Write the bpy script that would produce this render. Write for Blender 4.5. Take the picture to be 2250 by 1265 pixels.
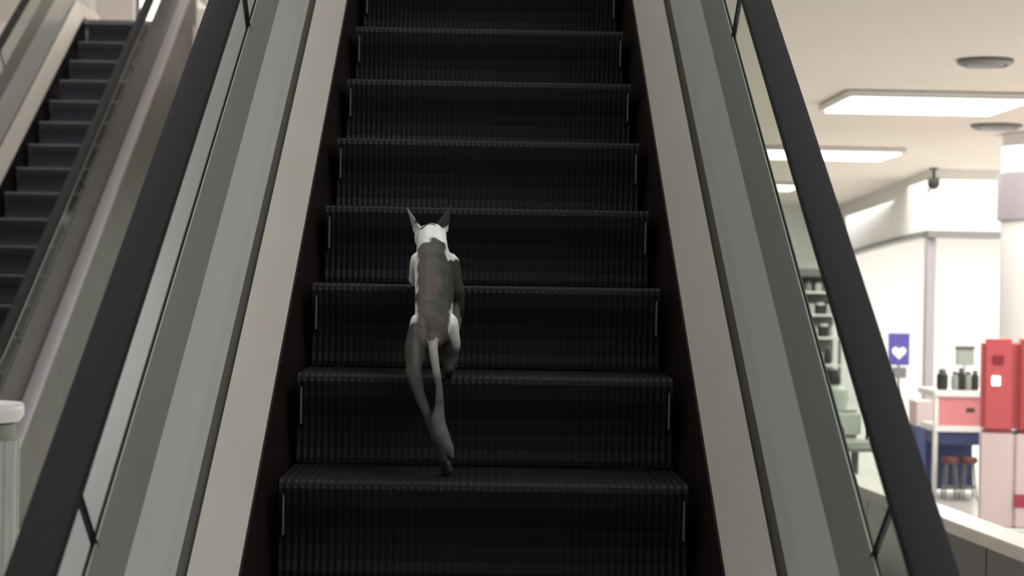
import bpy, bmesh, math, random
from mathutils import Vector, Matrix
random.seed(7)
R = math.radians
for o in list(bpy.data.objects): bpy.data.objects.remove(o)
scn = bpy.context.scene
col = scn.collection

# ------------------------------------------------------------------ camera
F_PX = 4195.0                       # focal length in pixels of the 2250 x 1265 frame
CAM = Vector((0, 0, 1.65))
YAW, PITCH, ROLL = 0.0160355, -0.0023875, 0.0178724
_F = Vector((math.sin(YAW)*math.cos(PITCH), math.cos(YAW)*math.cos(PITCH), math.sin(PITCH)))
_R0 = Vector((math.cos(YAW), -math.sin(YAW), 0)); _U0 = _R0.cross(_F)
RT = _R0*math.cos(ROLL) + _U0*math.sin(ROLL)
UP = _U0*math.cos(ROLL) - _R0*math.sin(ROLL)
cd = bpy.data.cameras.new('camera'); cam = bpy.data.objects.new('camera', cd); col.objects.link(cam)
cd.sensor_width = 36; cd.lens = F_PX*36/2250; cd.clip_end = 300
cam.matrix_world = Matrix(((RT.x, UP.x, -_F.x, CAM.x), (RT.y, UP.y, -_F.y, CAM.y), (RT.z, UP.z, -_F.z, CAM.z), (0, 0, 0, 1)))
cd.dof.use_dof = True; cd.dof.focus_distance = 4.9; cd.dof.aperture_fstop = 5.0
scn.camera = cam

def at(x, y, Y):
    """point at depth Y in the direction of a pixel, used to read sizes off the photograph"""
    d = _F + RT*((x-1125)/F_PX) + UP*((632.5-y)/F_PX)
    return CAM + d*(Y/d.y)

# ------------------------------------------------------------------ world, lights, exposure
w = bpy.data.worlds.new('world'); scn.world = w; w.use_nodes = True
w.node_tree.nodes['Background'].inputs[0].default_value = (0.93, 0.97, 1.0, 1)
w.node_tree.nodes['Background'].inputs[1].default_value = 0.55
scn.view_settings.view_transform = 'Standard'; scn.view_settings.look = 'None'
scn.view_settings.gamma = 1; scn.view_settings.use_curve_mapping = False
scn.view_settings.exposure = 0.0

def area(name, loc, rot, sx, sy, power, color=(1, 1, 1)):
    l = bpy.data.lights.new(name, 'AREA'); l.shape = 'RECTANGLE'; l.size = sx; l.size_y = sy; l.energy = power; l.color = color
    o = bpy.data.objects.new(name, l); o.location = loc; o.rotation_euler = rot; col.objects.link(o); return o
area('unseen_mall_light', (3.6, 2.6, 7.2), (0, 0, 0), 4.0, 7.0, 430, (0.96, 0.98, 1.0))
area('unseen_mall_light', (-3.4, 4.5, 7.2), (0, 0, 0), 3.0, 8.0, 110, (0.96, 0.98, 1.0))  # out of view, added to brighten the right balustrade faces
area('unseen_mall_light', (-3.6, 13.5, 7.3), (0, 0, 0), 3.0, 6.0, 260, (0.97, 0.97, 1.0))  # added overhead to lift the far escalator's steps and side cladding
area('store_light', (5.5, 14.6, 2.8), (0, 0, 0), 5.0, 13.0, 700, (1.0, 0.95, 0.9))
area('shop_light', (7.8, 24.0, 2.7), (0, 0, 0), 6.0, 7.0, 460, (1.0, 0.98, 0.96))
area('back_store_light', (5.5, 37.0, 2.8), (0, 0, 0), 8.0, 16.0, 260, (0.95, 1.0, 0.97))
area('upper_floor_light', (-3.5, 22.5, 7.0), (0, 0, 0), 6.0, 4.0, 350, (1, 0.97, 0.93))

# ------------------------------------------------------------------ materials
MATS = {}
def mat(name, rgb, rough=.5, metal=0., var=.06, scale=8., bump=0., emis=None, es=0., stretch=None, spec=None):
    if name in MATS: return MATS[name]
    m = bpy.data.materials.new(name); m.use_nodes = True; nt = m.node_tree; b = nt.nodes['Principled BSDF']
    tc = nt.nodes.new('ShaderNodeTexCoord'); mp = nt.nodes.new('ShaderNodeMapping'); nz = nt.nodes.new('ShaderNodeTexNoise')
    nt.links.new(tc.outputs['Object'], mp.inputs[0]); nt.links.new(mp.outputs[0], nz.inputs['Vector'])
    if stretch: mp.inputs['Scale'].default_value = stretch
    nz.inputs['Scale'].default_value = scale; nz.inputs['Detail'].default_value = 5
    mx = nt.nodes.new('ShaderNodeMix'); mx.data_type = 'RGBA'
    mx.inputs[6].default_value = (*[max(0, c*(1-var*2)) for c in rgb], 1); mx.inputs[7].default_value = (*[min(1, c*(1+var)) for c in rgb], 1)
    nt.links.new(nz.outputs['Fac'], mx.inputs[0]); nt.links.new(mx.outputs[2], b.inputs['Base Color'])
    b.inputs['Roughness'].default_value = rough; b.inputs['Metallic'].default_value = metal
    if bump:
        bp = nt.nodes.new('ShaderNodeBump'); bp.inputs['Strength'].default_value = bump; bp.inputs['Distance'].default_value = .01
        nt.links.new(nz.outputs['Fac'], bp.inputs['Height']); nt.links.new(bp.outputs[0], b.inputs['Normal'])
    if emis: b.inputs['Emission Color'].default_value = (*emis, 1); b.inputs['Emission Strength'].default_value = es
    if spec is not None: b.inputs['Specular IOR Level'].default_value = spec
    MATS[name] = m; return m

M_STEP = mat('step_dark_metal', (.006, .0068, .008), .5, 0, .15, 20, spec=.16)
M_SKIRT = mat('skirt_dark', (.020, .013, .011), .35, .4, .15, 4)
M_DECK = mat('deck_champagne', (.56, .52, .46), .45, .2, .05, 3)
M_PANEL = mat('brushed_steel', (.68, .70, .66), .28, .2, .04, 4, 0, stretch=(6, 1, 1))
M_CLAD = mat('grey_cladding', (.24, .25, .225), .45, .2, .05, 3)
M_GROOVE = mat('groove_dark', (.035, .033, .028), .5, .2)
M_RUBBER = mat('black_rubber', (.009, .0085, .009), .85, 0, .1, 30, spec=.22)
M_TRACK = mat('handrail_track', (.55, .55, .52), .25, .9)
M_EDGE = mat('edge_grey', (.11, .105, .10), .35, .4)
M_OUTER = mat('outer_deck_light', (.43, .42, .44), .3, .3, .05, 3)
M_TRUSS = mat('truss_cladding', (.11, .115, .10), .38, .3, .3, 5)
M_OUTP = mat('outer_panel_dark', (.05, .05, .048), .5, 0, .1, 3)
M_PLATE = mat('landing_plate', (.30, .30, .30), .35, .8, .1, 60, .2)
M_CEIL = mat('ceiling_cream', (.80, .73, .66), .85, 0, .02, 2)
M_WALL = mat('wall_white', (.80, .80, .78), .7, 0, .02, 2)
M_WALLB = mat('wall_beige', (.52, .47, .42), .6, 0, .08, 1)
M_FLOOR = mat('floor_polished', (.62, .62, .59), .18, 0, .05, 3)
M_LAMP = mat('lamp_diffuser', (.9, .9, .88), .5, 0, 0, emis=(1, .97, .9), es=3.2)
M_FRAME = mat('white_metal', (.75, .74, .72), .4, .1)
M_GREYM = mat('grey_metal', (.20, .20, .20), .4, .4)
M_BLACK = mat('black_plastic', (.02, .02, .022), .4)
M_RED = mat('red_enamel', (.52, .10, .11), .30, 0, .08, 2)
M_PINK = mat('pink_print', (.74, .27, .30), .4, 0, .08, 5)
M_BLUSH = mat('blush_panel', (.62, .50, .50), .3, 0, .06, 3)
M_BLUE = mat('blue_panel', (.045, .065, .17), .4, 0, .1, 5)
M_NAVY = mat('navy_sign', (.09, .07, .33), .4, 0, .1, 12)
M_WHITE = mat('white_gloss', (.88, .88, .86), .25, 0, .02)
M_BROWN = mat('brown_seat', (.13, .045, .04), .5)
M_LILAC = mat('lilac_grey', (.36, .33, .36), .6, 0, .1, 4)
M_GREEN = mat('pale_green_panel', (.47, .51, .47), .25, .2, .04, 3)
M_DGREY = mat('dark_grey_panel', (.15, .145, .14), .5, 0, .1, 4)
M_GOOD = [mat('goods_black', (.02, .022, .02), .5), mat('goods_white', (.78, .80, .76), .5), mat('goods_grey', (.30, .34, .31), .5), mat('goods_sage', (.45, .50, .45), .5)]

def glass_mat():
    m = bpy.data.materials.new('smoked_glass'); m.use_nodes = True; nt = m.node_tree; nt.nodes.clear()
    out = nt.nodes.new('ShaderNodeOutputMaterial'); tr = nt.nodes.new('ShaderNodeBsdfTransparent'); gl = nt.nodes.new('ShaderNodeBsdfGlossy'); mx = nt.nodes.new('ShaderNodeMixShader')
    tr.inputs[0].default_value = (.86, .89, .86, 1); gl.inputs['Roughness'].default_value = .06
    mx.inputs[0].default_value = .07
    nt.links.new(tr.outputs[0], mx.inputs[1]); nt.links.new(gl.outputs[0], mx.inputs[2]); nt.links.new(mx.outputs[0], out.inputs[0])
    return m
M_GLASS = glass_mat()

# ------------------------------------------------------------------ helpers
def tag(o, label=None, cat=None, group=None, kind=None):
    if label: o['label'] = label
    if cat: o['category'] = cat
    if group: o['group'] = group
    if kind: o['kind'] = kind
    return o
def empty(name, loc=(0, 0, 0), rz=0, **k):
    o = bpy.data.objects.new(name, None); o.location = loc; o.rotation_euler.z = rz; o.empty_display_size = .1; col.objects.link(o)
    return tag(o, **k)
def link(name, me, m, parent=None):
    o = bpy.data.objects.new(name, me); col.objects.link(o)
    if m and not me.materials:
        me.materials.append(m)
    if parent: o.parent = parent
    return o
class MB:
    def __init__(s): s.v = []; s.f = []; s.sm = False
    def add(s, vs, fs):
        n = len(s.v); s.v += [tuple(v) for v in vs]; s.f += [tuple(i+n for i in f) for f in fs]; return s
    def box(s, a, b):
        x0, y0, z0 = a; x1, y1, z1 = b
        return s.add([(x0,y0,z0),(x1,y0,z0),(x1,y1,z0),(x0,y1,z0),(x0,y0,z1),(x1,y0,z1),(x1,y1,z1),(x0,y1,z1)],
                     [(0,3,2,1),(4,5,6,7),(0,1,5,4),(1,2,6,5),(2,3,7,6),(3,0,4,7)])
    def loft(s, rings, closed=True, caps=True):
        n = len(rings[0]); vs = [p for r in rings for p in r]; fs = []
        for i in range(len(rings)-1):
            for j in range(n if closed else n-1):
                k = (j+1) % n; fs.append((i*n+j, i*n+k, (i+1)*n+k, (i+1)*n+j))
        if caps and closed: fs += [tuple(range(n))[::-1], tuple((len(rings)-1)*n+j for j in range(n))]
        return s.add(vs, fs)
    def tube(s, pts, r, n=10):
        pts = [Vector(p) for p in pts]; rings = []
        for i, p in enumerate(pts):
            t = (pts[min(i+1, len(pts)-1)]-pts[max(i-1, 0)]).normalized()
            a = t.cross(Vector((0, 0, 1)) if abs(t.z) < .95 else Vector((1, 0, 0))).normalized(); b = t.cross(a)
            rr = r[i] if isinstance(r, (list, tuple)) else r
            rings.append([p+a*rr*math.cos(2*math.pi*k/n)+b*rr*math.sin(2*math.pi*k/n) for k in range(n)])
        s.sm = True
        return s.loft(rings)
    def lathe(s, prof, c=(0, 0, 0), n=32):
        s.sm = True
        return s.loft([[(c[0]+r*math.cos(2*math.pi*k/n), c[1]+r*math.sin(2*math.pi*k/n), c[2]+z) for k in range(n)] for r, z in prof])
    def build(s, name, m, parent=None, bevel=0, smooth=None, seg=2):
        me = bpy.data.meshes.new(name); me.from_pydata(s.v, [], s.f)
        bm = bmesh.new(); bm.from_mesh(me); bmesh.ops.recalc_face_normals(bm, faces=bm.faces)
        if bevel:
            bmesh.ops.bevel(bm, geom=[e for e in bm.edges if e.is_manifold and e.calc_face_angle(0) > .5], offset=bevel, segments=seg, affect='EDGES', clamp_overlap=True)
        bm.to_mesh(me); bm.free()
        if s.sm if smooth is None else smooth:
            for p in me.polygons: p.use_smooth = True
            me.set_sharp_from_angle(angle=R(40))
        return link(name, me, m, parent)
def struct(name, o): o.name = name; o['kind'] = 'structure'; return o
def obj_copy(o, parent=None):
    c = o.copy(); col.objects.link(c); c.parent = parent; return c
def copy_tree(o, parent=None):
    c = obj_copy(o, parent)
    for ch in list(o.children): copy_tree(ch, c)
    return c

TAN = math.tan(R(30)); TOPZ = 4.21

# ------------------------------------------------------------------ the setting
def bx(name, a, b, m, bevel=0): return struct(name, MB().box(a, b).build(name, m, None, bevel))
bx('floor', (-12, -3, -.2), (16, 60, 0), M_FLOOR)
bx('ceiling', (.98, 8.0, 2.9), (16, 60, 4.2), M_CEIL)                    # slab over the shops on the right
bx('upper_floor', (-1.9, 9.75, 3.6), (.975, 60, 4.2), M_CEIL)             # landing that the near escalator reaches
bx('upper_floor', (-12, 19.4, 3.6), (-1.905, 60, 4.2), M_CEIL)
bx('ceiling', (-12, -3, 7.6), (16, 60, 7.8), M_CEIL)
bx('wall_left', (-8.0, 6, 0), (-7.7, 32, 7.6), M_WALLB)
bx('wall_back', (-12, 44, 0), (16, 44.3, 2.9), M_WALL)
bx('wall_right', (14, 4, 0), (14.3, 44, 2.9), M_WALL)
bx('wall_back', (-7.7, 30.0, 4.2), (6, 30.2, 7.6), M_WALL)

# ------------------------------------------------------------------ escalators
def base_path(D0, top=TOPZ):
    y0 = D0 - 1.65/TAN; y1 = D0 + (top-1.65)/TAN
    def z(Y): return 0 if Y < y0 else (top if Y > y1 else (Y-y0)*TAN)
    return y0, y1, z
def escalator(name, label, xc, D0, hw, phase, mat_outer, wideL, wideR, mat_step):
    y0, y1, bz = base_path(D0)
    root = empty(name, (xc, y0, 0), label=label, cat='escalator')
    ox, oy = xc, y0
    ya, yb = y0-.9, y1+1.1
    st = [ya, y0-.02, y0+.12, y1-.12, y1+.02, yb]
    def zz(Y, v):
        # soft bends at both ends
        return bz(Y)+v
    def strip(prof, m, nm, side, ys=st, par=root, closed=True, sm=False):
        rings = [[(side*x, Y-oy, zz(Y, v)) for x, v in prof] for Y in ys]
        b = MB().loft(rings, closed=True); b.sm = sm
        return b.build(nm, m, par)
    def slab(x0, v0, x1, v1, th=.012):
        # a thin profile from (x0,v0) to (x1,v1), thickness away from the steps
        d = Vector((x1-x0, v1-v0)).normalized(); n = Vector((d.y, -d.x))*th
        return [(x0, v0), (x1, v1), (x1+n.x, v1+n.y), (x0+n.x, v0+n.y)]
    for s in (-1, 1):
        strip(slab(hw-.035, -.34, hw-.004, .045), M_SKIRT, 'skirt_panel', s)
        strip([(hw, .05), (hw+.075, .22), (hw+.079, .195), (hw+.02, .02)], M_DECK, 'deck_board', s)
        strip([(hw+.077, .20), (hw+.099, .205), (hw+.099, .19), (hw+.077, .185)], M_GROOVE, 'groove', s)
        strip(slab(hw+.10, .19, hw+.115, .558), M_PANEL, 'inner_panel', s)
        strip([(hw+.115, .560), (hw+.1255, .760), (hw+.1285, .760), (hw+.1285, .560)], M_CLAD, 'balustrade_cladding', s)
        # outside faces
        wd = wideL if s < 0 else wideR
        strip([(hw+.138, .750), (hw+.150, .36), (hw+.144, .36), (hw+.135, .750)], M_OUTP, 'outer_panel', s)
        strip([(hw+.152, .36), (hw+.152+wd, .36), (hw+.152+wd, .31), (hw+.152, .31)], mat_outer, 'outer_deck', s)
        sc = MB().loft([[(s*(hw+.135+wd), Y-oy, zz(Y, .308)), (s*(hw+.150+wd), Y-oy, zz(Y, .308)), (s*(hw+.150+wd), Y-oy, max(.01, zz(Y, -.75))), (s*(hw+.135+wd), Y-oy, max(.01, zz(Y, -.75)))]
                        for Y in (ya, y0, y0+1.31, y1-.02, y1+.3)])
        sc.build('side_cladding', M_TRUSS, root)
        # glass panes: joints square to the slope
        hx0, hx1 = hw+.1275, hw+.1335
        L = 2.2; joints = []
        yj = y0+.35+GL[0]
        ks = []
        while yj < y1-.4: ks.append(yj); yj += GL[1]
        edges = [ya+.25]+ks+[yb-.25]
        for i in range(len(edges)-1):
            def quad(Y, v, lean=True):
                return Y - ((v-.749)*.8 if (y0 < Y < y1 and lean) else 0)
            a, b = edges[i]+.006, edges[i+1]-.006
            ys = [a]+[q for q in (y0-.02, y0+.12, y1-.12, y1+.02) if a < q < b]+[b]
            rings = []
            for Y in ys:
                lean = Y in (a, b)
                Yt = quad(Y, 1.02, lean)
                zt = (bz(Y)+1.02) if not lean else bz(Yt)+1.02
                rings.append([(s*hx0, Y-oy, bz(Y)+.735), (s*hx1, Y-oy, bz(Y)+.735), (s*hx1, Yt-oy, zt), (s*hx0, Yt-oy, zt)])
            g = MB().loft(rings).build('glass_panel', M_GLASS, root)
            if i < len(edges)-2:
                Y = edges[i+1]; Yt = quad(Y, 1.02)
                j = MB().tube([(s*(hw+.131), Y-oy, bz(Y)+.735), (s*(hw+.131), Yt-oy, bz(Yt)+1.02)], .007, 6).build('glass_joint', M_BLACK, root)
        # handrail: swept D profile with rounded newels
        pts = []
        Vh = 1.04; r = .26
        cyb = ya+.05
        for k in range(9):
            a = math.pi*(1.5-k/8*1.0)
            pts.append((cyb+r*math.cos(a), Vh-r+r*math.sin(a)))
        for i in range(9):
            Y = y0-.30+.60*i/8; t = i/8
            pts.append((Y, Vh + TAN*.60*t*t/2))
        for i in range(9):
            Y = y1-.30+.60*i/8; t = i/8
            pts.append((Y, TOPZ+Vh-TAN*.30 + TAN*.60*(t-t*t/2)))
        for k in range(9):
            a = math.pi*(.5-k/8*1.0)
            pts.append((yb-.05+r*math.cos(a), TOPZ+Vh-r+r*math.sin(a)))
        def sweep(prof, nm, m):
            rings = []
            for i, p in enumerate(pts):
                q0 = pts[max(i-1, 0)]; q1 = pts[min(i+1, len(pts)-1)]
                t = Vector((q1[0]-q0[0], q1[1]-q0[1])).normalized(); n = Vector((-t.y, t.x))
                rings.append([(s*(hw+.1285+a*.94), p[0]+n.x*b-oy, p[1]+n.y*b) for a, b in prof])
            b = MB(); b.sm = True; b.loft(rings); return b.build(nm, m, root)
        sweep([(-.040, -.004), (-.036, .010), (-.022, .018), (0, .020), (.022, .018), (.036, .010), (.040, -.004), (.034, -.018), (.018, -.021), (-.018, -.021), (-.034, -.018)], 'handrail', M_RUBBER)
        sweep([(-.008, -.020), (.016, -.022), (.043, -.024), (.043, -.030), (-.008, -.028)], 'handrail_track', M_TRACK)
    # steps, each a part; the mesh data is shared
    sw = hw-.045; n = 56; me = None
    path = [(.395, .0), (.02, .0), (.004, -.006), (-.001, -.020), (.004, -.060), (.016, -.110), (.020, -.150), (.018, -.190), (.012, -.215), (.012, -.228)]
    vs, fs = [], []
    for i in range(2*n+1):
        x = -sw+2*sw*i/(2*n); g = .0028*(i % 2)
        for (a, b) in path:
            nn = g
            vs.append((x, a+nn*(1 if b < -.01 else 0), b-nn*(1 if b > -.01 else 0)))
    m_ = len(path)
    for i in range(2*n):
        for j in range(m_-1): fs.append((i*m_+j, (i+1)*m_+j, (i+1)*m_+j+1, i*m_+j+1))
    treadb = MB().add(vs, fs)
    nosing = MB().box((-sw, -.003, -.016), (sw, .010, -.004))
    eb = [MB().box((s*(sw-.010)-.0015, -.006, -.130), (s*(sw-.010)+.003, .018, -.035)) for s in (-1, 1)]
    first = None; Y = phase
    while Y > y0+.1: Y -= .4
    while Y < y1+.1:
        zb = bz(Y) if Y < y1-.05 else TOPZ-.0
        zb = min(bz(Y), TOPZ-.005)
        if zb > .02:
            if first is None:
                first = treadb.build('step', mat_step, root, smooth=False)
                for e in eb: e.build('edge_strip', M_EDGE, first, .001)  # thin grey strips added for the pale streaks at the riser ends
                c = first
            else:
                c = copy_tree(first, root)
            c.location = (0, Y-oy, zb)
        Y += .4
    # landings and comb plates
    for (a, b, z) in ((ya-.2, y0+.05, .0), (y1-.02, yb+.2, TOPZ)):
        MB().box((-hw+.01, a-oy, z-.02), (hw-.01, b-oy, z+.012)).build('landing_plate', M_PLATE, root, .003)
    cb = MB()
    for i in range(40):
        x = -sw+2*sw*(i+.5)/40
        cb.box((x-.004, y1-.10-oy, TOPZ), (x+.004, y1-.02-oy, TOPZ+.012))
    cb.build('comb', M_EDGE, root)
    wl, wr = hw+.135+wideL, hw+.135+wideR
    MB().loft([[(-wl, Y-oy, zz(Y, -.75)), (wr, Y-oy, zz(Y, -.75)), (wr, Y-oy, zz(Y, -.70)), (-wl, Y-oy, zz(Y, -.70))] for Y in (y0+1.35, y1-.02, y1+.3)]).build('underside', M_TRUSS, root)
    return root
GL = (.44, 1.95)
escalator('escalator', 'near wide escalator with dark steps and black handrails that the cat climbs', .0147, 5.292, .525, 4.48, M_OUTER, .22, .015, M_STEP)
escalator('escalator', 'distant narrow escalator on the left with grey banded steps and beige edge boards', -3.635, 14.9, .425, 14.9, M_OUTER, .03, .09, mat('step_grey_metal', (.030, .030, .038), .5, .1, .15, 20, spec=.3))

# ------------------------------------------------------------------ cat
def make_cat():
    bm = bmesh.new()
    def ball(p, r, sc=(1, 1, 1)):
        g = bmesh.ops.create_icosphere(bm, subdivisions=2, radius=r)
        for v in g['verts']: v.co = Vector((v.co.x*sc[0], v.co.y*sc[1], v.co.z*sc[2])) + p
    def chain(pts):
        P = [(at(x, y, Y), r) for x, y, Y, r in pts]
        for (a, ra), (b, rb) in zip(P, P[1:]):
            n = max(2, int((b-a).length/(min(ra, rb)*.16)))
            for i in range(n+1):
                t = i/n; t2 = t*t*(3-2*t)
                ball(a.lerp(b, t), ra+(rb-ra)*t2)
    # trunk: neck, deep chest, waist, hips
    chain([(948, 520, 5.17, .039), (950, 548, 5.09, .044), (953, 590, 5.02, .053), (955, 640, 4.93, .053), (953, 690, 4.84, .050), (952, 725, 4.76, .044), (951, 748, 4.72, .026)])
    chain([(955, 600, 5.05, .046), (957, 650, 4.97, .047), (955, 700, 4.86, .042)])
    # head with muzzle
    hc = at(946, 522, 5.21); ball(hc, .043, (1.08, 1, .92)); ball(hc+Vector((0, .036, -.012)), .024, (1, 1, .8))
    ball(hc+Vector((-.018, .020, -.010)), .022); ball(hc+Vector((.018, .020, -.010)), .022)
    # ears: hollowed triangles
    def ear(base0, base1, tip, th):
        b0, b1, tp = Vector(base0), Vector(base1), Vector(tip)
        nrm = (b1-b0).cross(tp-b0).normalized()*th
        vs = [bm.verts.new(p) for p in (b0-nrm, b1-nrm, tp-nrm*.5, b0+nrm, b1+nrm, tp+nrm*.5, (b0+b1)/2-nrm*2.6)]
        for f in ((0, 6, 2), (6, 1, 2), (3, 5, 4), (0, 2, 5, 3), (2, 1, 4, 5), (0, 3, 4, 1, 6)): bm.faces.new([vs[i] for i in f])
    ear(at(910, 512, 5.22), at(926, 502, 5.18), at(893, 453, 5.20), .0030)
    ear(at(952, 502, 5.18), at(984, 510, 5.22), at(992, 448, 5.20), .0030)
    # forelegs
    chain([(925, 575, 5.05, .030), (915, 612, 5.13, .022), (920, 606, 5.24, .014), (922, 622, 5.33, .012)]); pawp = [at(922, 640, 5.335)]
    chain([(984, 580, 5.05, .032), (1003, 640, 5.03, .023), (1006, 672, 5.04, .019), (998, 740, 5.12, .012), (992, 812, 5.16, .0105)]); pawp.append(at(992, 832, 5.175))
    # hind legs: thigh, shank, metatarsus
    chain([(928, 712, 4.79, .033), (915, 760, 4.77, .031), (908, 815, 4.73, .020), (922, 868, 4.66, .014), (940, 912, 4.60, .0115), (958, 965, 4.58, .0105), (972, 1008, 4.60, .0105), (980, 1034, 4.64, .012)]); pawp.append(at(981, 1038, 4.66))
    chain([(980, 712, 4.79, .032), (988, 752, 4.82, .029), (990, 785, 4.83, .022), (986, 808, 4.82, .014), (986, 820, 4.92, .012)]); pawp.append(at(985, 834, 4.95))
    treads = [(5.28, 5.68), (4.88, 5.28), (4.48, 4.88), (4.88, 5.28)]
    for p, (ty, _) in zip(pawp, treads):
        zt = 1.65+(ty-5.292)*TAN
        c = Vector((p.x, p.y, zt+.010))
        ball(c+Vector((0, 0, .003)), .0165, (.95, 1.25, .75))
        for q in (-.011, -.004, .004, .011):
            ball(c+Vector((q, .017-abs(q)*.35, -.001)), .0066, (1, 1.4, 1.1))
        ball(c+Vector((0, -.006, .015)), .0125)
    # tail, hanging and curling to a fuller tip
    chain([(951, 745, 4.70, .014), (952, 770, 4.665, .012), (958, 810, 4.635, .0105), (965, 850, 4.61, .0095), (966, 890, 4.575, .012), (962, 925, 4.545, .018), (970, 955, 4.53, .019), (984, 982, 4.52, .014), (994, 1003, 4.515, .006)])
    me = bpy.data.meshes.new('body_raw'); bm.to_mesh(me); bm.free()
    o = link('cat_raw', me, None)
    md = o.modifiers.new('r', 'REMESH'); md.mode = 'VOXEL'; md.voxel_size = .0026; md.use_smooth_shade = True
    s2 = o.modifiers.new('s', 'SMOOTH'); s2.factor = .5; s2.iterations = 10
    dg = bpy.context.evaluated_depsgraph_get(); dg.update()
    m2 = bpy.data.meshes.new_from_object(o.evaluated_get(dg)); bpy.data.objects.remove(o)
    m2.name = 'body'
    # coat: fur patches by position, lower legs and tail base darkening downwards
    ca = m2.color_attributes.new('coat', 'FLOAT_COLOR', 'POINT')
    white, taupe, dark, ear_c, legc = (.62, .62, .58), (.085, .075, .065), (.030, .032, .026), (.045, .048, .046), (.34, .33, .31)
    def mixc(a, b, t): t = max(0, min(1, t)); t = t*t*(3-2*t); return tuple(x+(y-x)*t for x, y in zip(a, b))
    from mathutils import noise
    cx = at(955, 620, 4.95).x
    zs = lambda y, Y: at(950, y, Y).z
    zband0, zsh, zrump = zs(532, 5.1), zs(600, 5.0), zs(740, 4.74)
    z690 = zs(668, 4.85)
    tipz = zs(880, 4.58)
    ear_z = zs(492, 5.2)
    def inv(p):
        d = p-CAM; k = d.dot(_F)
        return 1125+F_PX*d.dot(RT)/k, 632.5-F_PX*d.dot(UP)/k
    def ell(x, y, cx_, cy_, rx, ry): return 1-math.hypot((x-cx_)/rx, (y-cy_)/ry)
    for i, v in enumerate(m2.vertices):
        zt = 1.65+(math.floor((v.co.y-4.48)/.4+1e-6)*.4+4.48-5.292)*TAN          # soles lie flat on the treads
        if zt-.02 < v.co.z < zt+.002: v.co.z = zt+.002
        p = v.co; nn = noise.noise(p*28)*.5; n2 = noise.noise(p*110)*.12
        x, y = inv(p); x += nn*9; y += noise.noise(p*40+Vector((5, 0, 0)))*12
        c = mixc(dark, taupe, .5+nn*1.2+(955-x)/60)
        c = mixc(c, (.085, .064, .054), ell(x, y, 948, 625, 32, 45))
        c = mixc(c, (.060, .050, .045), (y-660)/60)
        c = mixc(c, (.17, .16, .145), ell(x, y, 922, 760, 20, 75)*1.6)
        c = mixc(c, white, ell(x, y, 903, 688, 18, 34)*2.2)
        c = mixc(c, white, ell(x, y, 1000, 715, 17, 58)*2.2)
        c = mixc(c, white, (921-x)/7 if 515 < y < 640 else 0)
        if y < 570 and x > 945: c = mixc(c, (.45, .46, .42), ell(x, y, 990, 545, 14, 45)*3)
        c = mixc(c, white, (526+abs((x-953)/30)**2*16-y)/6)
        if y < 497: c = mixc(c, ear_c, ((507 if x > 968 else 499)-y)/6)
        if y < 500 and x < 912: c = (.32, .33, .32)
        if y > 820: c = mixc(c, (.035, .037, .035), (y-800)/60)
        if p.y < 4.70 and 925 < x < 1000 and y > 745 and abs(x-953-(y-750)*.11) < 16 and y < 880: c = mixc((.22, .205, .19), (.05, .05, .048), (y-775)/85)
        if p.y < 4.56: c = mixc((.045, .045, .045), (.075, .075, .075), (y-890)/50)
        ca.data[i].color = (*[max(.01, q*(1+n2)) for q in c], 1)
    m = bpy.data.materials.new('cat_fur'); m.use_nodes = True; nt = m.node_tree; b = nt.nodes['Principled BSDF']
    at_ = nt.nodes.new('ShaderNodeAttribute'); at_.attribute_name = 'coat'
    nz = nt.nodes.new('ShaderNodeTexNoise'); nz.inputs['Scale'].default_value = 260; nz.inputs['Detail'].default_value = 3
    tc = nt.nodes.new('ShaderNodeTexCoord'); mp = nt.nodes.new('ShaderNodeMapping'); mp.inputs['Scale'].default_value = (1, .35, .35)
    nt.links.new(tc.outputs['Object'], mp.inputs[0]); nt.links.new(mp.outputs[0], nz.inputs['Vector'])
    bp = nt.nodes.new('ShaderNodeBump'); bp.inputs['Strength'].default_value = .35; bp.inputs['Distance'].default_value = .002
    nt.links.new(nz.outputs['Fac'], bp.inputs['Height']); nt.links.new(bp.outputs[0], b.inputs['Normal'])
    nt.links.new(at_.outputs['Color'], b.inputs['Base Color']); b.inputs['Roughness'].default_value = .85
    b.inputs['Specular IOR Level'].default_value = .2
    m2.materials.clear(); m2.materials.append(m)
    for q in m2.polygons: q.use_smooth = True
    root = empty('cat', (cx, 4.9, 1.65+(4.45-5.292)*TAN), label='slim grey and white cat with upright ears bounding up the dark steps', cat='cat')
    body = link('body', m2, m, root); body.matrix_parent_inverse = Matrix.Translation(-Vector(root.location))
    for nm, off, r, mm in (('eye', (-.019, .036, .004), .0065, M_BLACK), ('eye', (.019, .036, .004), .0065, M_BLACK), ('nose', (0, .060, -.009), .0050, M_BROWN)):
        b2 = bmesh.new(); bmesh.ops.create_icosphere(b2, subdivisions=2, radius=r); me = bpy.data.meshes.new(nm); b2.to_mesh(me); b2.free()
        e = link(nm, me, mm, root); e.location = hc+Vector(off)-Vector(root.location)
make_cat()

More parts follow.
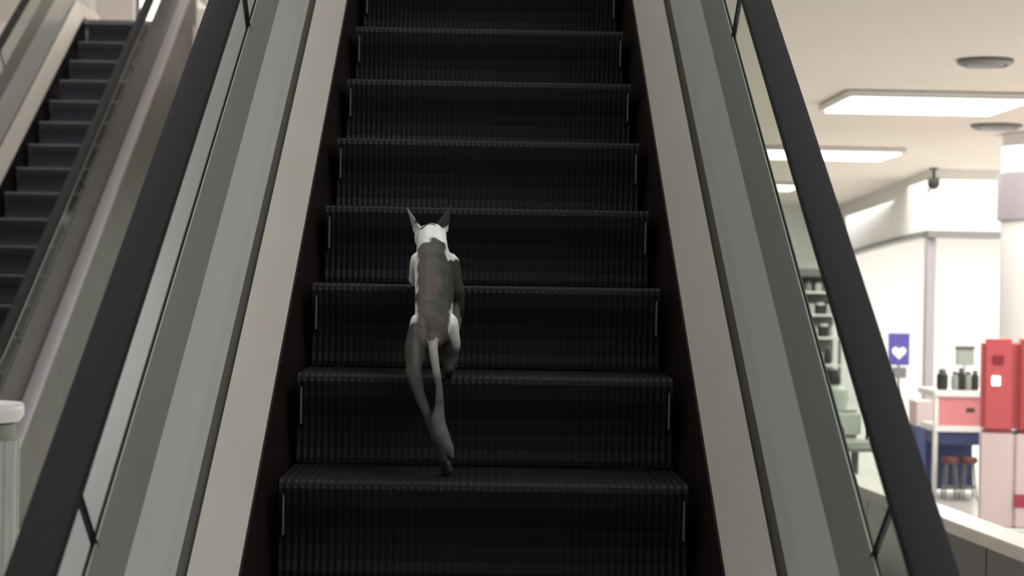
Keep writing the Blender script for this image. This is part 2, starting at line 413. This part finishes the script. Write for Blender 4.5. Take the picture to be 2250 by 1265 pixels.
# ------------------------------------------------------------------ ceiling fittings on the right
CH = 2.9
def lamp(x, y, wd, dp, label):
    t = empty('ceiling_lamp', (x, y, CH), label=label, cat='lamp')
    MB().box((-wd/2, -dp/2, -.045), (wd/2, dp/2, -.002)).build('frame', M_FRAME, t, .01)
    MB().box((-wd/2+.04, -dp/2+.04, -.060), (wd/2-.04, dp/2-.04, -.0455)).build('diffuser', M_LAMP, t, .006)
lamp(2.86, 12.4, 1.2, 1.05, 'nearest and widest lit ceiling light box')
lamp(2.93, 17.16, 1.55, 1.0, 'second lit ceiling light box crossed by the black handrail')
lamp(3.20, 22.9, 1.2, 1.1, 'third lit ceiling light box seen only through the glass')
lamp(6.5, 41.0, 2.2, 1.6, 'farthest lit ceiling light box above the goods rack')
for (px, py, w_, lb) in ((2165, 131, .30, 'round grey ceiling vent nearest to the viewer'), (2190, 274, .38, 'round grey ceiling vent beyond the widest light box')):
    d = at(px, py, 1)-CAM; k = 1.25/d.z; p = d*k
    t = empty('ceiling_vent', (p.x, p.y, CH), label=lb, cat='vent')
    MB().lathe([(w_*.5, -.001), (w_*.5, -.02), (w_*.42, -.035), (w_*.38, -.03), (w_*.38, -.004)]).build('rim', M_GREYM, t)
    MB().lathe([(w_*.34, -.004), (w_*.34, -.030), (w_*.20, -.040), (.01, -.044)]).build('diffuser', M_GREYM, t)

# shopfront with a corner post
bx('trim_1', (4.60, 19.55, 2.27), (5.32, 19.75, 2.9), M_WALL, .004)
MB_ = MB().box((4.57, 19.50, 2.20), (5.34, 19.78, 2.268)).build('trim_2', M_GREYM, None, .004); struct('trim_2', MB_)
fas = MB(); NN = 12
rings = []
for i in range(NN+1):
    t = i/NN; Y = 19.75+9.0*t; X = 4.60+.75*t; zb = 2.27 - .10*math.sin(t*math.pi*.5)*t
    rings.append([(X, Y, zb), (X+.12, Y, zb), (X+.12, Y, 2.9), (X, Y, 2.9)])
fas.loft(rings); struct('trim_3', fas.build('trim_3', M_WALL))
rings = [[(r[0][0]-.015, r[0][1], r[0][2]-.05), (r[1][0]+.01, r[1][1], r[1][2]-.05), (r[1][0]+.01, r[1][1], r[1][2]-.001), (r[0][0]-.015, r[0][1], r[0][2]-.001)] for r in rings]
struct('trim_4', MB().loft(rings).build('trim_4', M_GREYM))
t = empty('corner_post', (4.63, 19.66, 0), label='slim grey post holding the corner of the shopfront', cat='post')
MB().box((-.05, -.05, .06), (.05, .05, 2.195)).build('shaft', M_LILAC, t, .01)
MB().box((-.08, -.08, 0), (.08, .08, .06)).build('base', M_FRAME, t, .006)
bx('wall_shop_back', (4.2, 29.0, 0), (13.9, 29.2, 2.9), M_WHITE)
t = empty('security_camera', (4.58, 19.35, CH), label='small black camera hanging from the ceiling at the shopfront corner', cat='camera')
MB().lathe([(.045, -.001), (.045, -.015), (.015, -.02), (.015, -.10)], n=16).build('bracket', M_BLACK, t)
MB().lathe([(.06, -.10), (.065, -.15), (.055, -.19), (.03, -.215), (.005, -.22)], n=20).build('dome', M_BLACK, t)
MB().tube([(-.03, 0, -.19), (-.06, -.01, -.25), (-.065, -.01, -.28)], .012, 8).build('cable', M_BLACK, t)

# big white pillar at the right edge
p = at(2290, 600, 15.0)
t = empty('round_pillar', (p.x+.1, 15.0, 0), label='thick white pillar with a lilac grey collar at the right edge', cat='pillar')
MB().lathe([(.46, .0), (.46, .10), (.42, .12), (.42, 2.895)], n=48).build('shaft', M_WHITE, t)
z1, z0 = at(2250, 372, 14.6).z, at(2250, 482, 14.6).z
MB().lathe([(.43, z0), (.455, z0+.01), (.455, z1-.01), (.43, z1)], n=48).build('collar', M_LILAC, t)

# red and blush cabinet
def cabinet():
    Y = 13.2
    a = at(2150, 1150, Y); z_top = at(2200, 745, Y).z
    t = empty('vending_cabinet', (a.x, Y, 0), R(-14), label='tall red cabinet with a pale lower half and dark red stripe', cat='cabinet')
    zm = at(2200, 950, Y).z
    W = .235; D = .55
    MB().box((0, 0, .02), (W, D, zm-.002)).build('lower_body', M_BLUSH, t, .012)
    top = MB().box((0, 0, zm), (W, D, z_top)).build('upper_body', M_RED, t, .03)
    MB().box((W+.001, -.012, .02), (W+.42, D, zm-.002)).build('lower_side', M_BLUSH, t, .012)
    MB().box((W+.001, -.012, zm), (W+.42, D, z_top)).build('upper_side', mat('deep_red', (.40, .06, .065), .3), t, .03)
    z = at(2190, 1097, Y).z
    MB().box((W+.0, -.018, z-.045), (W+.425, -.0105, z+.045)).build('stripe', mat('dark_red', (.35, .04, .07), .3), t)
    zl = at(2190, 836, Y).z
    MB().box((.07, -.014, zl-.035), (.13, -.001, zl+.035)).build('lit_button', mat('button_lit', (.9, .85, .8), .4, emis=(1, .9, .85), es=1.2), t, .004)
    zl = at(2190, 790, Y).z
    MB().box((.075, -.010, zl-.03), (.15, -.001, zl+.03)).build('display', mat('dull_red', (.25, .03, .04), .3), t, .004)
    MB().box((-.02, -.03, 0), (W+.44, D, .02)).build('plinth', M_WHITE, t, .004)
cabinet()

# kiosk counter: pink front with a white frame, blue recess
def kiosk():
    Y = 15.2
    a = at(2052, 1090, Y); b = at(2150, 1090, Y); W = b.x-a.x+.10
    t = empty('kiosk_counter', (a.x, Y, 0), label='pink fronted kiosk counter with white frame and blue recess', cat='counter')
    zt, zf0, zf1 = at(2100, 858, Y).z, at(2100, 935, Y).z, at(2100, 872, Y).z
    MB().box((-.02, -.03, zf1), (W, .55, zt)).build('worktop', M_WHITE, t, .008)
    MB().box((.025, 0, zf0+.001), (W-.01, .03, zf1-.001)).build('front_panel', M_PINK, t)
    MB().box((-.01, -.015, zf0-.05), (W, .5, zf0)).build('shelf', M_WHITE, t, .005)
    for x in (-.015, W-.03): MB().box((x, -.012, 0), (x+.035, .03, zf0-.051)).build('post', M_FRAME, t, .004)
    MB().box((-.012, -.014, zf0+.001), (.022, .03, zf1-.001)).build('frame_upright', M_WHITE, t, .004)
    MB().box((.03, .45, .02), (W-.04, .48, zf0-.052)).build('back_panel', M_BLUE, t)
    MB().box((.03, .02, at(2100, 978, Y).z), (W-.04, .44, zf0-.052)).build('drawer', M_BLUE, t, .004)
    lx, lz = at(2132, 901, Y).x-a.x, at(2132, 901, Y).z
    MB().box((lx-.035, -.004, lz-.018), (lx+.035, -.0005, lz+.018)).build('badge', M_BROWN, t, .003)
    for i, px in enumerate((2072, 2112)):
        p = at(px, 1090, Y-.06)
        s = empty('stool', (p.x+.03, Y-.16, 0), label=('brown stool left of its twin under the pink kiosk counter', 'brown stool right of its twin under the pink kiosk counter')[i], cat='stool', group='stools at the kiosk')
        sz = at(px, 1000, Y).z
        MB().lathe([(.02, sz-.05), (.065, sz-.045), (.07, sz-.02), (.06, sz), (.01, sz+.004)], n=20).build('seat', M_BROWN, s)
        for k in range(4):
            an = math.pi/4+k*math.pi/2
            MB().tube([(.045*math.cos(an), .045*math.sin(an), sz-.04), (.075*math.cos(an), .075*math.sin(an), .005)], .008, 6).build('leg', M_GREYM, s)
        MB().lathe([(.06, .10), (.068, .105), (.06, .112), (.054, .105)], n=20).build('foot_ring', M_GREYM, s)
    # jars and boxes on the counter
    cols = ['black', 'grey', 'white', 'dark green']
    spec = [(2070, .045, .17, 0, 'dark squat jar at the left end of the kiosk counter'), (2098, .03, .15, 2, 'dark jar beside the squat jar on the kiosk counter'),
            (2112, .032, .18, 0, 'tallest dark jar in the row on the kiosk counter'), (2127, .03, .15, 2, 'grey jar fourth in the row on the kiosk counter'), (2142, .03, .16, 0, 'dark jar at the right end of the kiosk counter')]
    for px, r, h, mi, lb in spec:
        p = at(px, 858, Y+.12)
        j = empty('jar', (p.x, Y+.12, zt), label=lb, cat='jar', group='jars on the kiosk counter')
        MB().lathe([(r*.9, .001), (r, .01), (r, h*.7), (r*.6, h*.82)], n=16).build('glass_body', M_GOOD[mi], j)
        MB().lathe([(r*.62, h*.82), (r*.66, h*.84), (r*.66, h*.98), (r*.5, h)], n=16).build('lid', M_GREYM, j)
    p = at(2120, 790, Y+.40)
    s = empty('display_stand', (p.x, Y+.40, zt), label='pale grey display stand rising behind the jars on the kiosk', cat='stand')
    hh = at(2120, 768, Y+.40).z-zt
    MB().box((-.10, -.05, 0), (.10, .05, .02)).build('base', M_FRAME, s, .003)
    MB().tube([(0, 0, .02), (0, 0, hh*.6)], .012, 8).build('post', M_FRAME, s)
    MB().box((-.07, -.03, hh*.6), (.07, .03, hh)).build('box', M_GOOD[3], s, .006)
    MB().box((-.075, -.034, hh), (.075, .034, hh+.03)).build('cap', M_GREYM, s, .006)
kiosk()

# blue sign with a pale heart on a stand
def sign():
    Y = 18.0
    c = at(1975, 765, Y); z0, z1 = at(1975, 802, Y).z, at(1975, 732, Y).z; hw = .10
    t = empty('sign_stand', (c.x, Y, 0), label='blue sign with a white heart on a thin stand beside the handrail', cat='sign')
    MB().box((-hw, -.01, z0), (hw, .01, z1)).build('board', M_NAVY, t, .004)
    pts = []
    for k in range(40):
        a = 2*math.pi*k/40
        pts.append((.0042*16*math.sin(a)**3, .0042*(13*math.cos(a)-5*math.cos(2*a)-2*math.cos(3*a)-math.cos(4*a))))
    zc = (z0+z1)/2-.03
    MB().loft([[(x, -.0115, zc+z) for x, z in pts], [(x, -.016, zc+z) for x, z in pts]]).build('heart', M_WHITE, t)
    MB().tube([(0, 0, .02), (0, 0, z0)], .012, 8).build('pole', M_GREYM, t)
    MB().lathe([(.14, 0), (.14, .012), (.03, .02), (.015, .03)], n=24).build('base', M_GREYM, t)
    MB().box((-.06, -.03, z0-.12), (.07, .03, z0-.02)).build('leaflet_box', M_GREYM, t, .004)
sign()
# small red-and-blue stand behind the kiosk's left edge
t = empty('bin_unit', (at(2030, 900, 17).x, 17, 0), label='low blue and rose unit left of the pink kiosk', cat='unit')
zq = at(2030, 935, 17).z; zt = at(2030, 880, 17).z
MB().box((-.09, -.1, 0), (.07, .2, zq)).build('lower_box', M_BLUE, t, .006)
MB().box((-.09, -.1, zq+.001), (.07, .2, zt)).build('upper_box', M_BLUSH, t, .006)

# tall goods rack seen through the balustrade glass
def rack():
    Y = 19.0
    x0, x1 = at(1742, 700, Y).x, at(1850, 700, Y).x
    t = empty('shelf_rack', ((x0+x1)/2, Y, 0), label='dark goods rack crowded with black and white items behind the glass', cat='shelf')
    hw = (x1-x0)/2; zt = at(1790, 590, Y).z
    for x in (-hw, hw-.03):
        for y in (0, .45): MB().box((x, y, 0), (x+.03, y+.03, zt)).build('upright', M_GREYM, t)
    lv = [at(1790, q, Y).z for q in (860, 800, 740, 690, 640)]
    for z in lv: MB().box((-hw, -.01, z-.02), (hw, .48, z)).build('shelf_board', M_FRAME, t)
    MB().box((-hw, 0, zt-.08), (hw, .48, zt)).build('header', M_DGREY, t, .004)
    MB().box((-hw+.03, .455, .05), (hw-.03, .47, zt-.08)).build('back_sheet', M_DGREY, t)
    names = [('box', 'box'), ('bottle', 'bottle'), ('folded_shirt', 'clothing')]
    cn = ['black', 'white', 'grey', 'sage']
    rows = ['lowest shelf', 'second shelf up', 'middle shelf', 'fourth shelf up', 'top shelf']
    for li, z in enumerate(lv):
        x = -hw+.06; k = 0
        gap = (lv[li+1]-z-.03) if li < 4 else (zt-.08-z)
        while x < hw-.07:
            wd = random.uniform(.05, .09); h = gap*random.uniform(.55, .92); mi = random.choice([0, 1, 2, 3, 0, 1])
            kind = random.choice([0, 0, 1])
            pos = ['left end', 'left of centre', 'centre', 'right of centre', 'right end'][min(4, int((x+hw)/(2*hw)*5))]
            nm, ct = names[kind]
            o = empty(nm, (t.location.x+x+wd/2, Y+.08, z), label='%s %s on the %s of the goods rack, %s' % (cn[mi], nm, rows[li], pos), cat=ct, group='goods on the rack')
            if kind == 0:
                MB().box((-wd/2, 0, .001), (wd/2, .12, h*.8)).build('carton', M_GOOD[mi], o, .003)
                MB().box((-wd/2-.002, -.002, h*.8), (wd/2+.002, .122, h)).build('lid', M_GOOD[(mi+1) % 4], o, .003)
            else:
                MB().lathe([(wd*.42, .001), (wd*.45, .01), (wd*.45, h*.6), (wd*.18, h*.75), (wd*.18, h*.85)], (0, .06, 0), 14).build('body', M_GOOD[mi], o)
                MB().lathe([(wd*.2, h*.85), (wd*.2, h)], (0, .06, 0), 12).build('cap', M_GOOD[(mi+2) % 4], o)
            x += wd+.022; k += 1
rack()

# grey chair-like seat behind glass
def armchair():
    Y = 14.6
    c = at(1880, 1045, Y); zs_ = at(1880, 975, Y).z; zt = at(1880, 905, Y).z; zf = at(1880, 1048, Y).z
    t = empty('office_chair', (c.x, Y, 0), R(20), label='grey padded office chair with a dark frame behind the glass', cat='chair')
    MB().box((-.20, -.18, zs_-.05), (.20, .22, zs_+.02)).build('seat', M_GOOD[2], t, .03, seg=3, smooth=True)
    MB().box((-.18, .20, zs_+.02), (.18, .27, zt)).build('backrest', M_GOOD[3], t, .035, seg=3, smooth=True)
    for s in (-1, 1):
        MB().tube([(s*.21, .2, zs_-.02), (s*.22, .16, zs_+.16), (s*.22, -.08, zs_+.17), (s*.21, -.14, zs_+.12), (s*.21, -.14, zs_-.02)], .016, 8).build('armrest', M_BLACK, t)
    MB().tube([(0, .02, .12), (0, .02, zs_-.05)], .03, 12).build('column', M_DGREY, t)
    for k in range(5):
        a = 2*math.pi*k/5
        l = MB().tube([(0, .02, .13), (.27*math.cos(a), .02+.27*math.sin(a), .08)], .018, 8).build('base_leg', M_BLACK, t)
        MB().lathe([(.02, -.03), (.03, -.01), (.03, .01), (.02, .03)], (.27*math.cos(a), .02+.27*math.sin(a), .035), 12).build('caster', M_BLACK, l)
armchair()
# dark plant like display on the rack's near side
t = empty('clothes_figure', (at(1828, 860, 15.8).x, 15.8, 0), label='pale green bust form with a dark collar behind the glass', cat='mannequin')
z0, z1 = at(1828, 900, 15.8).z, at(1828, 808, 15.8).z
MB().tube([(0, 0, .03), (0, 0, z0)], .015, 8).build('pole', M_GREYM, t)
MB().lathe([(.15, 0), (.15, .015), (.02, .03)], n=24).build('base', M_BLACK, t)
hh = z1-z0
MB().lathe([(.03, z0-.22), (.13, z0-.20), (.11, z0-.05), (.14, z0+hh*.3), (.13, z0+hh*.5), (.05, z0+hh*.62)], n=24).build('torso', M_GOOD[3], t)
MB().lathe([(.06, z0+hh*.6), (.075, z0+hh*.7), (.05, z0+hh*.95), (.02, z0+hh)], n=20).build('collar', M_GOOD[0], t)

# low curb wall with cream coping running along the balustrade
def low_wall():
    t = empty('low_wall', (2.2, 10.2, 0), label='low partition with a cream coping and pale and dark grey panels', cat='partition')
    def P(x, y): return (x-2.2, y-10.2)
    A, B = (2.23, 11.9), (2.56, 8.2)
    dx, dy = (B[0]-A[0]), (B[1]-A[1]); L = math.hypot(dx, dy); ux, uy = dx/L, dy/L; nx, ny = -uy, ux
    def seg(s0, s1, o0, o1, z0, z1, nm, m, bv=.006):
        c = [(A[0]+ux*s+nx*o, A[1]+uy*s+ny*o) for s, o in ((s0, o0), (s1, o0), (s1, o1), (s0, o1))]
        b = MB().loft([[(*P(*q), z0) for q in c], [(*P(*q), z1) for q in c]]); return b.build(nm, m, t, bv)
    seg(-.3, L, -.03, .17, .42, .485, 'coping', mat('cream_stone', (.62, .58, .53), .3))
    for i in range(4):
        s0 = -.28+i*(L+.26)/4
        seg(s0+.004, s0+(L+.26)/4-.004, 0, .14, .02, .419, 'panel', M_GREEN if i < 2 else M_DGREY)
    seg(-.28, L-.02, .02, .12, 0, .019, 'plinth', M_BLACK)
low_wall()

# ------------------------------------------------------------------ left side
def pedestal():
    p = at(-30, 900, 8.5)
    t = empty('pedestal', (p.x, 8.5, 0), label='pale ribbed pedestal with an overhanging round white top', cat='pedestal')
    zt, zr, zn = at(0, 884, 8.5).z, at(0, 925, 8.5).z, at(0, 965, 8.5).z
    MB().lathe([(.10, zr-.01), (.145, zr), (.165, zr+.03), (.165, zt-.012), (.155, zt), (.01, zt+.004)], n=48).build('top', M_WHITE, t)
    MB().lathe([(.13, zn), (.125, zr-.011)], n=48).build('neck', M_CLAD, t)
    n = 72; s = MB()
    def ring(z, k): return [((.148 if j % 4 < 2 else .141)*k*math.cos(2*math.pi*j/n), (.148 if j % 4 < 2 else .141)*k*math.sin(2*math.pi*j/n), z) for j in range(n)]
    s.loft([ring(.0, 1), ring(zn, 1)]).build('drum', M_GREEN, t)
pedestal()
# bright shop window and posts on the upper floor beyond the far escalator
wx0, wx1 = at(306, 20, 27).x, at(408, 20, 27).x
t = empty('shop_window', (wx0, 27.0, 4.2), label='brightly lit shop window at the top of the distant escalator', cat='window')
MB().box((0, 0, .02), (wx1-wx0, .06, 2.6)).build('lit_pane', mat('window_lit', (.9, .9, .9), .5, emis=(1, .98, .96), es=1.5), t)
MB().box((-.07, -.03, 0), (-.005, .08, 2.65)).build('frame_upright', M_FRAME, t)
MB().box((-.07, -.03, 2.651), (wx1-wx0, .08, 2.71)).build('frame_head', M_FRAME, t)
p = at(302, 40, 21.5)
t = empty('metal_post', (p.x, 21.5, 4.2), label='thin dark post before the lit upper floor window', cat='post')
MB().tube([(0, 0, .0), (0, 0, 1.6)], .028, 12).build('shaft', M_DGREY, t)
MB().lathe([(.09, 0), (.09, .012), (.035, .02)], n=20).build('base', M_GREYM, t)
# upper ceiling light panels above the void
for i, (x, y) in enumerate(((-2.2, 3.0), (-2.2, 7.5), (-2.2, 12.0), (1.6, 3.0), (1.6, 7.5), (1.6, 12.0))):
    t = empty('ceiling_lamp', (x, y, 7.6), label='high light panel over the %s half of the void, %s row' % ('left' if x < 0 else 'right', ['nearest', 'middle', 'farthest'][i % 3]), cat='lamp', group='light panels high above the escalators')
    MB().box((-.65, -.65, -.05), (.65, .65, -.002)).build('frame', M_FRAME, t, .01)
    MB().box((-.6, -.6, -.062), (.6, .6, -.0505)).build('diffuser', M_LAMP, t)
